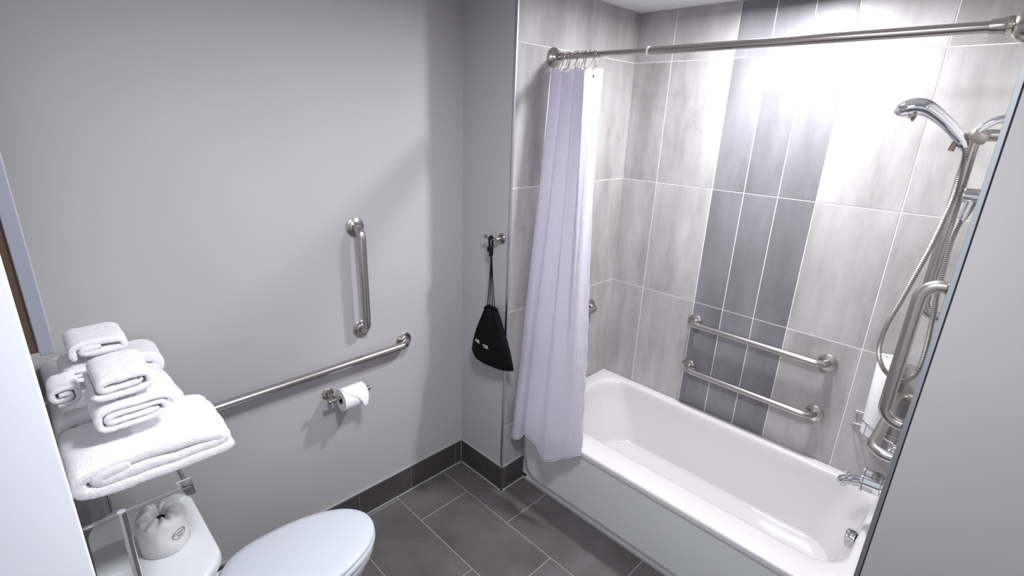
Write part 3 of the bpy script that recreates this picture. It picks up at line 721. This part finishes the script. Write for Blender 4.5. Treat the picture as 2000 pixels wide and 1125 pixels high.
# ------------------------------------------------------------------ towels: a thick terry band folded as a flat spiral, run along x
def towel(name, label, cat, x0, x1, y0, y1, z0, h, th, turns, seed, start=0.25, rev=False, group=None, nx=26, wob=0.004, taper=0.0):
    cy, cz = (y0 + y1) / 2, z0 + h / 2; W, H = (y1 - y0) / 2, h / 2
    n = int(54 * turns); path = []
    rnd = random.Random(seed)
    for k in range(n + 1):
        q = k / n * turns; a = 2 * PI * (q + start) * (-1 if rev else 1)
        ins = th * (0.5 + q * 1.02)
        w_, h_ = max(W - ins, th * 0.4), max(H - ins, th * 0.30)
        ex = 2 / (2.2 + 1.9 * min(1, (w_ / max(h_, 1e-3)) / 3))
        c_, s_ = math.cos(a), math.sin(a)
        y = cy + w_ * math.copysign(abs(c_) ** ex, c_); z = cz + h_ * math.copysign(abs(s_) ** ex, s_)
        path.append(Vector((0, y, z)))
    # resample evenly
    L = [0]
    for a, b in zip(path[:-1], path[1:]): L.append(L[-1] + (b - a).length)
    m = max(40, int(L[-1] / 0.0055)); P2 = []; i = 0
    for k in range(m + 1):
        d_ = L[-1] * k / m
        while i < len(L) - 2 and L[i + 1] < d_: i += 1
        t = (d_ - L[i]) / max(1e-9, L[i + 1] - L[i]); P2.append(path[i].lerp(path[i + 1], t))
    nrm = []
    for k in range(m + 1):
        t = (P2[min(m, k + 1)] - P2[max(0, k - 1)]); t = Vector((0, -t.z, t.y)).normalized(); nrm.append(t)
    hs = []
    xs = [x0, x0 + 0.002, x0 + 0.006, x0 + 0.012] + [x0 + 0.012 + (x1 - x0 - 0.024) * k / nx for k in range(1, nx)] + [x1 - 0.012, x1 - 0.006, x1 - 0.002, x1]
    prof = [0.62, 0.82, 0.94, 1.0] + [1.0] * (nx - 1) + [1.0, 0.94, 0.82, 0.62]
    loops = []
    for x, pf in zip(xs, prof):
        e = th * 0.5 * pf; outer, inner = [], []
        for k in range(m + 1):
            c_ = P2[k]; jx = 0.0
            nb = wob * noise.noise(Vector((x * 9 + seed * 3.1, c_.y * 11, c_.z * 14)))
            na = 0.0014 * noise.noise(Vector((x * 60 + seed, c_.y * 60, c_.z * 60))) + 0.0016 * noise.noise(Vector((x * 170 + seed, c_.y * 170, c_.z * 170)))
            edge = 1.0 if (x - x0 < 0.013 or x1 - x < 0.013) else 0.0
            jx = edge * 0.005 * noise.noise(Vector((seed, k * 0.045, x * 2)))
            rag = 0.35 * (0.5 + 0.5 * math.cos(PI * min(1, min(k, m - k) / 3.0)))
            p = c_ + nrm[k] * 0
            p = p + Vector((0, 0.6 * nb, nb)) * min(1.0, max(0.0, (p.z - z0 - 0.004) / 0.03))
            if taper: p.z = z0 + (p.z - z0) * (1 - taper * (x1 - x) / (x1 - x0))
            outer.append(Vector((x + jx, p.y, p.z)) + nrm[k] * (e * (1 - rag) + na)); inner.append(Vector((x + jx, p.y, p.z)) - nrm[k] * (e * (1 - rag) + na))
        lp = outer + inner[::-1]
        for p in lp: p.z = max(p.z, z0 + 0.0004)
        loops.append(lp)
    o_ = MB(); npt = 2 * (m + 1)
    o_.rings(loops, False, False)
    for li in (0, len(loops) - 1):
        b0 = li * npt
        for k in range(m): o_.f.append((b0 + k, b0 + k + 1, b0 + npt - 2 - k, b0 + npt - 1 - k))
    ob = o_.build(name, 'terry', None, ((x0 + x1) / 2, cy, z0), smooth=75)
    return tag(ob, label, cat, group)
GB, GR = 'folded bath towels on the rack', 'rolled hand towels on the bath towels'
towel('bath_towel', 'thick folded white bath towel at the front end of the rack', 'towel', 0.445, 0.685, -1.692, -1.322, SHZ, 0.108, 0.031, 1.62, 1, start=0.085, rev=True, group=GB, wob=0.012)
towel('bath_towel', 'folded white bath towel in the middle of the row on the rack', 'towel', 0.185, 0.440, -1.692, -1.372, SHZ, 0.127, 0.034, 1.6, 2, start=0.16, rev=True, group=GB, wob=0.010)
towel('bath_towel', 'folded white bath towel nearest the grey wall on the rack', 'towel', 0.030, 0.180, -1.692, -1.360, SHZ, 0.150, 0.036, 1.6, 3, start=0.16, rev=True, group=GB, wob=0.010)
ZT1, ZT2 = SHZ + 0.1085, SHZ + 0.128
towel('hand_towel', 'lower rolled hand towel at the front of the towel pile', 'towel', 0.445, 0.612, -1.617, -1.443, ZT1 + 0.002, 0.086, 0.0165, 2.0, 4, start=0.0, group=GR)
towel('hand_towel', 'upper rolled hand towel lying on top of the front one', 'towel', 0.440, 0.603, -1.608, -1.470, ZT1 + 0.088, 0.074, 0.0175, 1.5, 5, start=0.55, group=GR)
towel('hand_towel', 'lower rolled hand towel at the back of the towel pile', 'towel', 0.190, 0.335, -1.640, -1.492, ZT2 + 0.004, 0.064, 0.0150, 1.7, 6, start=0.4, rev=True, group=GR)
towel('hand_towel', 'topmost folded hand towel at the back by the wall', 'towel', 0.188, 0.330, -1.618, -1.474, ZT2 + 0.068, 0.066, 0.0185, 1.35, 7, start=0.40, rev=True, group=GR)
towel('washcloth', 'small rolled washcloth between the towel pile and wall', 'washcloth', 0.330, 0.425, -1.684, -1.606, ZT2 + 0.002, 0.066, 0.014, 1.7, 8, start=0.7)

# ------------------------------------------------------------------ framed picture above the rack
pic = thing('wall_picture', 'grey-edged framed picture above the towels seen edge-on', 'picture', (0.44, REAR, 1.537))
PX0, PX1, PZ0, PZ1 = 0.10, 0.80, 1.537, 2.20
bevel(MB().box((PX0, -1.6625, PZ0), (PX1, -1.6405, PZ1)).build('frame', 'framegrey', pic, smooth=None), 0.0015, 1)
MB().box((PX0 + 0.004, REAR + 0.0005, PZ0 + 0.006), (PX1 - 0.004, -1.663, PZ1 - 0.006)).build('backing', 'framewood', pic, smooth=None)
MB().box((PX0 + 0.03, -1.6408, PZ0 + 0.03), (PX1 - 0.03, -1.6398, PZ1 - 0.03)).build('print_panel', 'art', pic, smooth=None)

# ------------------------------------------------------------------ hand shower, arm, slide bar, supply elbow
FY = 0.54
arm = thing('shower_bracket', 'chrome shower arm with a grey cradle on the faucet wall', 'shower arm', (RX, FY, 2.03))
MB().lathe([(0.0003, 0.032), (0.004, 0.032), (0.012, 0.022), (0.016, 0.014)], (RX, FY, 2.035), (-1, 0, 0), 28).build('flange', 'nickel', arm)
MB().tube(catmull([(RX - 0.01, FY, 2.035), (1.900, FY, 2.033), (1.880, FY, 2.024), (1.862, FY, 2.008), (1.850, FY, 1.992)], 6), 0.0115, 16).build('pipe', 'chrome', arm)
MB().tube(catmull([(1.835, FY - 0.005, 1.990), (1.848, FY, 1.982), (1.866, FY, 1.974), (1.880, FY, 1.968)], 5), [0.008] + [0.019] * 13 + [0.017, 0.012], 18, flat=(0.85, 1.1)).build('cradle', 'plast', arm)
MB().tube([(1.832, FY, 1.985), (1.823, FY, 1.966), (1.806, FY - 0.008, 1.957), (1.802, FY - 0.010, 1.933)], [0.010, 0.010, 0.008, 0.0085], 12).build('lever', 'plastd', arm)
hs_ = thing('hand_shower', 'chrome hand shower head with a ribbed metal hose', 'shower head', (1.70, FY, 2.0))
HP = [(1.628, FY - .012, 2.042), (1.633, FY - .012, 2.046), (1.645, FY - .012, 2.053), (1.662, FY - .012, 2.061), (1.684, FY - .012, 2.065), (1.706, FY - .012, 2.062), (1.728, FY - .010, 2.050), (1.750, FY - .008, 2.034), (1.775, FY - .004, 2.013), (1.800, FY - .002, 1.988), (1.820, FY, 1.966)]
HR = [0.006, 0.019, 0.0300, 0.0350, 0.0355, 0.0330, 0.0290, 0.0255, 0.0235, 0.0225, 0.021]
HPs = catmull(HP, 5)
HRs = [HR[min(len(HR) - 1, int(i / 5))] * (1 - (i % 5) / 5) + HR[min(len(HR) - 1, int(i / 5) + 1)] * ((i % 5) / 5) for i in range(len(HPs))]
body = MB().tube(HPs, HRs, 26, flat=(0.82, 1.12)).build('head_body', 'chrome', hs_, smooth=70)
MB().lathe([(0.0, 0.024), (0.004, 0.026), (0.008, 0.025), (0.010, 0.021), (0.0105, 0.001)], (1.668, FY - .012, 2.044), (-0.35, -0.25, -1), 28).build('spray_face', 'hose', body)
MB().lathe([(0, 0.0075), (0.004, 0.0075), (0.006, 0.005)], (1.688, FY - .038, 2.050), (0.0, -1, -0.35), 16).build('spray_button', 'nickel', body)
MB().tube([(1.680, FY - .014, 2.034), (1.683, FY - .016, 2.021)], [0.006, 0.004], 10).build('selector_tab', 'plastd', body)
MB().lathe([(0, 0.0165), (0.003, 0.018), (0.016, 0.0165), (0.028, 0.012), (0.036, 0.010)], (1.818, FY, 1.968), (0.52, 0, -0.85), 20).build('hose_nut', 'chrome', hs_)
hose_pts = [(1.834, FY, 1.945), (1.843, FY - .02, 1.915), (1.847, .50, 1.795), (1.839, .50, 1.709), (1.828, .50, 1.619), (1.810, .50, 1.516), (1.795, .50, 1.430), (1.777, .50, 1.338), (1.771, .50, 1.258), (1.779, .50, 1.205), (1.805, .50, 1.159), (1.844, .505, 1.133), (1.873, .515, 1.139), (1.893, .525, 1.172), (1.898, .53, 1.251), (1.889, .53, 1.385), (1.881, .53, 1.465), (1.877, .535, 1.543), (1.873, FY, 1.650), (1.880, FY, 1.722)]
hd = catmull(hose_pts, 20); hp = [hd[0]]; step = 0.0034; acc = 0.0
for a, b in zip(hd[:-1], hd[1:]):      # even spacing so the ribs are regular
    L_ = (b - a).length; q = step - acc
    while q <= L_: hp.append(a.lerp(b, q / L_)); q += step
    acc = L_ - (q - step)
rs_ = [0.0082 + (0.0010 if k % 2 else -0.0014) for k in range(len(hp))]
MB().tube(hp, rs_, 10).build('hose', 'hose', hs_, smooth=25)
elb = thing('hose_outlet', 'chrome wall outlet elbow feeding the shower hose', 'shower outlet', (RX, FY, 1.80))
MB().lathe([(0.0003, 0.026), (0.006, 0.026), (0.010, 0.023), (0.056, 0.023), (0.060, 0.020), (0.061, 0.001)], (RX, FY, 1.800), (-1, 0, 0), 28).build('outlet_body', 'chrome', elb)
MB().tube([(1.890, FY, 1.785), (1.887, FY, 1.755), (1.8835, FY, 1.732), (1.881, FY, 1.720)], [0.015, 0.0145, 0.012, 0.010], 18).build('outlet_nozzle', 'chrome', elb)
bar = thing('slide_bar', 'tall brushed metal slide bar behind the shower hose', 'slide bar', (RX, 0.60, 1.40))
sb = [(RX - 0.004, 0.60, 1.370)]
sb += [(1.896 - 0.048 * math.sin(t), 0.60, 1.418 - 0.048 * math.cos(t)) for t in [PI / 2 * k / 6 for k in range(7)]]
sb += [(1.8475, 0.60, 1.5), (1.847, 0.60, 1.75), (1.846, 0.60, 1.95)]
sb += [(1.882 - 0.036 * math.cos(t), 0.60, 1.955 + 0.03 * math.sin(t)) for t in [PI / 2 * k / 6 for k in range(1, 7)]] + [(RX - 0.004, 0.60, 1.985)]
MB().tube(sb, 0.0185, 18, up=(0, 1, 0)).build('rail', 'steel', bar, smooth=50)
for z in (1.370, 1.985):
    MB().lathe([(0.0003, 0.034), (0.006, 0.034), (0.009, 0.022), (0.012, 0.016)], (RX, 0.60, z), (-1, 0, 0), 28).build('flange', 'steel', bar)

# ------------------------------------------------------------------ tub spout and valve
spt = thing('tub_spout', 'chrome tub spout with a diverter knob over the tub end', 'tub spout', (RX, 0.56, 0.64))
MB().tube(catmull([(RX - 0.001, 0.56, 0.668), (1.885, 0.56, 0.664), (1.845, 0.56, 0.652), (1.805, 0.56, 0.636), (1.782, 0.56, 0.626), (1.768, 0.56, 0.612)], 5), [0.026] * 6 + [0.025] * 5 + [0.0225] * 5 + [0.020] * 5 + [0.0195] * 4 + [0.017], 22).build('spout_body', 'chrome', spt, smooth=60)
MB().lathe([(0, 0.0185), (0.016, 0.0185), (0.018, 0.014), (0.010, 0.012)], (1.776, 0.56, 0.618), (-0.35, 0, -1), 22, False).build('outlet_lip', 'chrome', spt)
MB().lathe([(0, 0.004), (0.018, 0.0035), (0.020, 0.0075), (0.028, 0.0075), (0.031, 0.004)], (1.782, 0.56, 0.640), (-0.15, 0, 1), 14).build('diverter_knob', 'chrome', spt)
MB().lathe([(0.0003, 0.050), (0.010, 0.052), (0.013, 0.036), (0.026, 0.036), (0.028, 0.044), (0.082, 0.045), (0.086, 0.050), (0.090, 0.050), (0.091, 0.024)], (RX, 0.56, 0.668), (-1, 0, -0.06), 40).build('spout_collar', 'chrome', spt, smooth=35)
vl = thing('tub_valve', 'small chrome mixer valve lever under the horizontal grab bar', 'faucet valve', (RX, 0.56, 0.84))
MB().lathe([(0.0003, 0.046), (0.004, 0.046), (0.009, 0.036), (0.012, 0.018), (0.034, 0.016), (0.036, 0.006)], (RX, 0.56, 0.84), (-1, 0, 0), 36).build('escutcheon', 'chrome', vl)
MB().tube([(RX - 0.030, 0.56, 0.84), (RX - 0.038, 0.545, 0.832), (RX - 0.046, 0.52, 0.822)], [0.009, 0.007, 0.006], 12).build('lever', 'chrome', vl)

# ------------------------------------------------------------------ wire corner basket with a rolled bath mat
bk = thing('wire_basket', 'chrome wire corner basket on the tiled back wall', 'wire basket', (1.80, 0.85, 0.72))
def wire(pts, name='wire', r=0.003): MB().tube(pts, r, 8).build(name, 'chrome', bk, smooth=60)
cx_, cy_ = RX - 0.006, BY - 0.006
fr_ = [(1.712, cy_), (1.722, cy_ - 0.030), (1.775, cy_ - 0.095), (1.83, cy_ - 0.150), (1.875, cy_ - 0.182), (cx_, cy_ - 0.19)]
for z, nm in ((0.775, 'top_rim'), (0.712, 'bottom_rim')):
    wire(catmull([(x, y, z) for x, y in fr_], 6) + [Vector((cx_, cy_, z))] + [Vector((1.712, cy_, z))], nm, 0.0032)
for x, y in fr_[1:-1]: wire([(x, y, 0.775), (x, y, 0.712)], 'upright_wire', 0.0022)
for k in range(5):
    x = 1.745 + 0.035 * k; yl = cy_ - 0.02 - 0.036 * k
    wire([(x, cy_, 0.712), (x, yl - 0.022, 0.712)], 'floor_wire', 0.0022)
mat_ = MB(); th_ = 0.0055; loops = []
spn = 150; P3 = []
for k in range(spn + 1):
    q = k / spn * 3.0; a = 2 * PI * q + 2.4; r0 = 0.046 - 0.0085 * q; P3.append((r0 * math.cos(a), r0 * math.sin(a)))
mcx, mcy = 1.802, 0.852
for z, e in ((0.717, 0.6), (0.720, 1.0), (1.082, 1.0), (1.085, 0.6)):
    o1, o2 = [], []
    for k, (a, b) in enumerate(P3):
        l_ = math.hypot(a, b); nx_, ny_ = a / l_, b / l_
        tl = (z - 0.717)
        o1.append((mcx - 0.03 * tl + a + nx_ * th_ / 2 * e, mcy + 0.0 * tl + b + ny_ * th_ / 2 * e, z)); o2.append((mcx - 0.03 * tl + a - nx_ * th_ / 2 * e, mcy + b - ny_ * th_ / 2 * e, z))
    loops.append(o1 + o2[::-1])
mat_.rings(loops, False, False); npt = len(loops[0])
for li in (0, 3):
    for k in range(spn): mat_.f.append((li * npt + k, li * npt + k + 1, li * npt + npt - 2 - k, li * npt + npt - 1 - k))
tag(mat_.build('bath_mat', 'rubber', None, (mcx, mcy, 0.717), smooth=50), 'rolled white bath mat standing in the wire corner basket', 'bath mat')
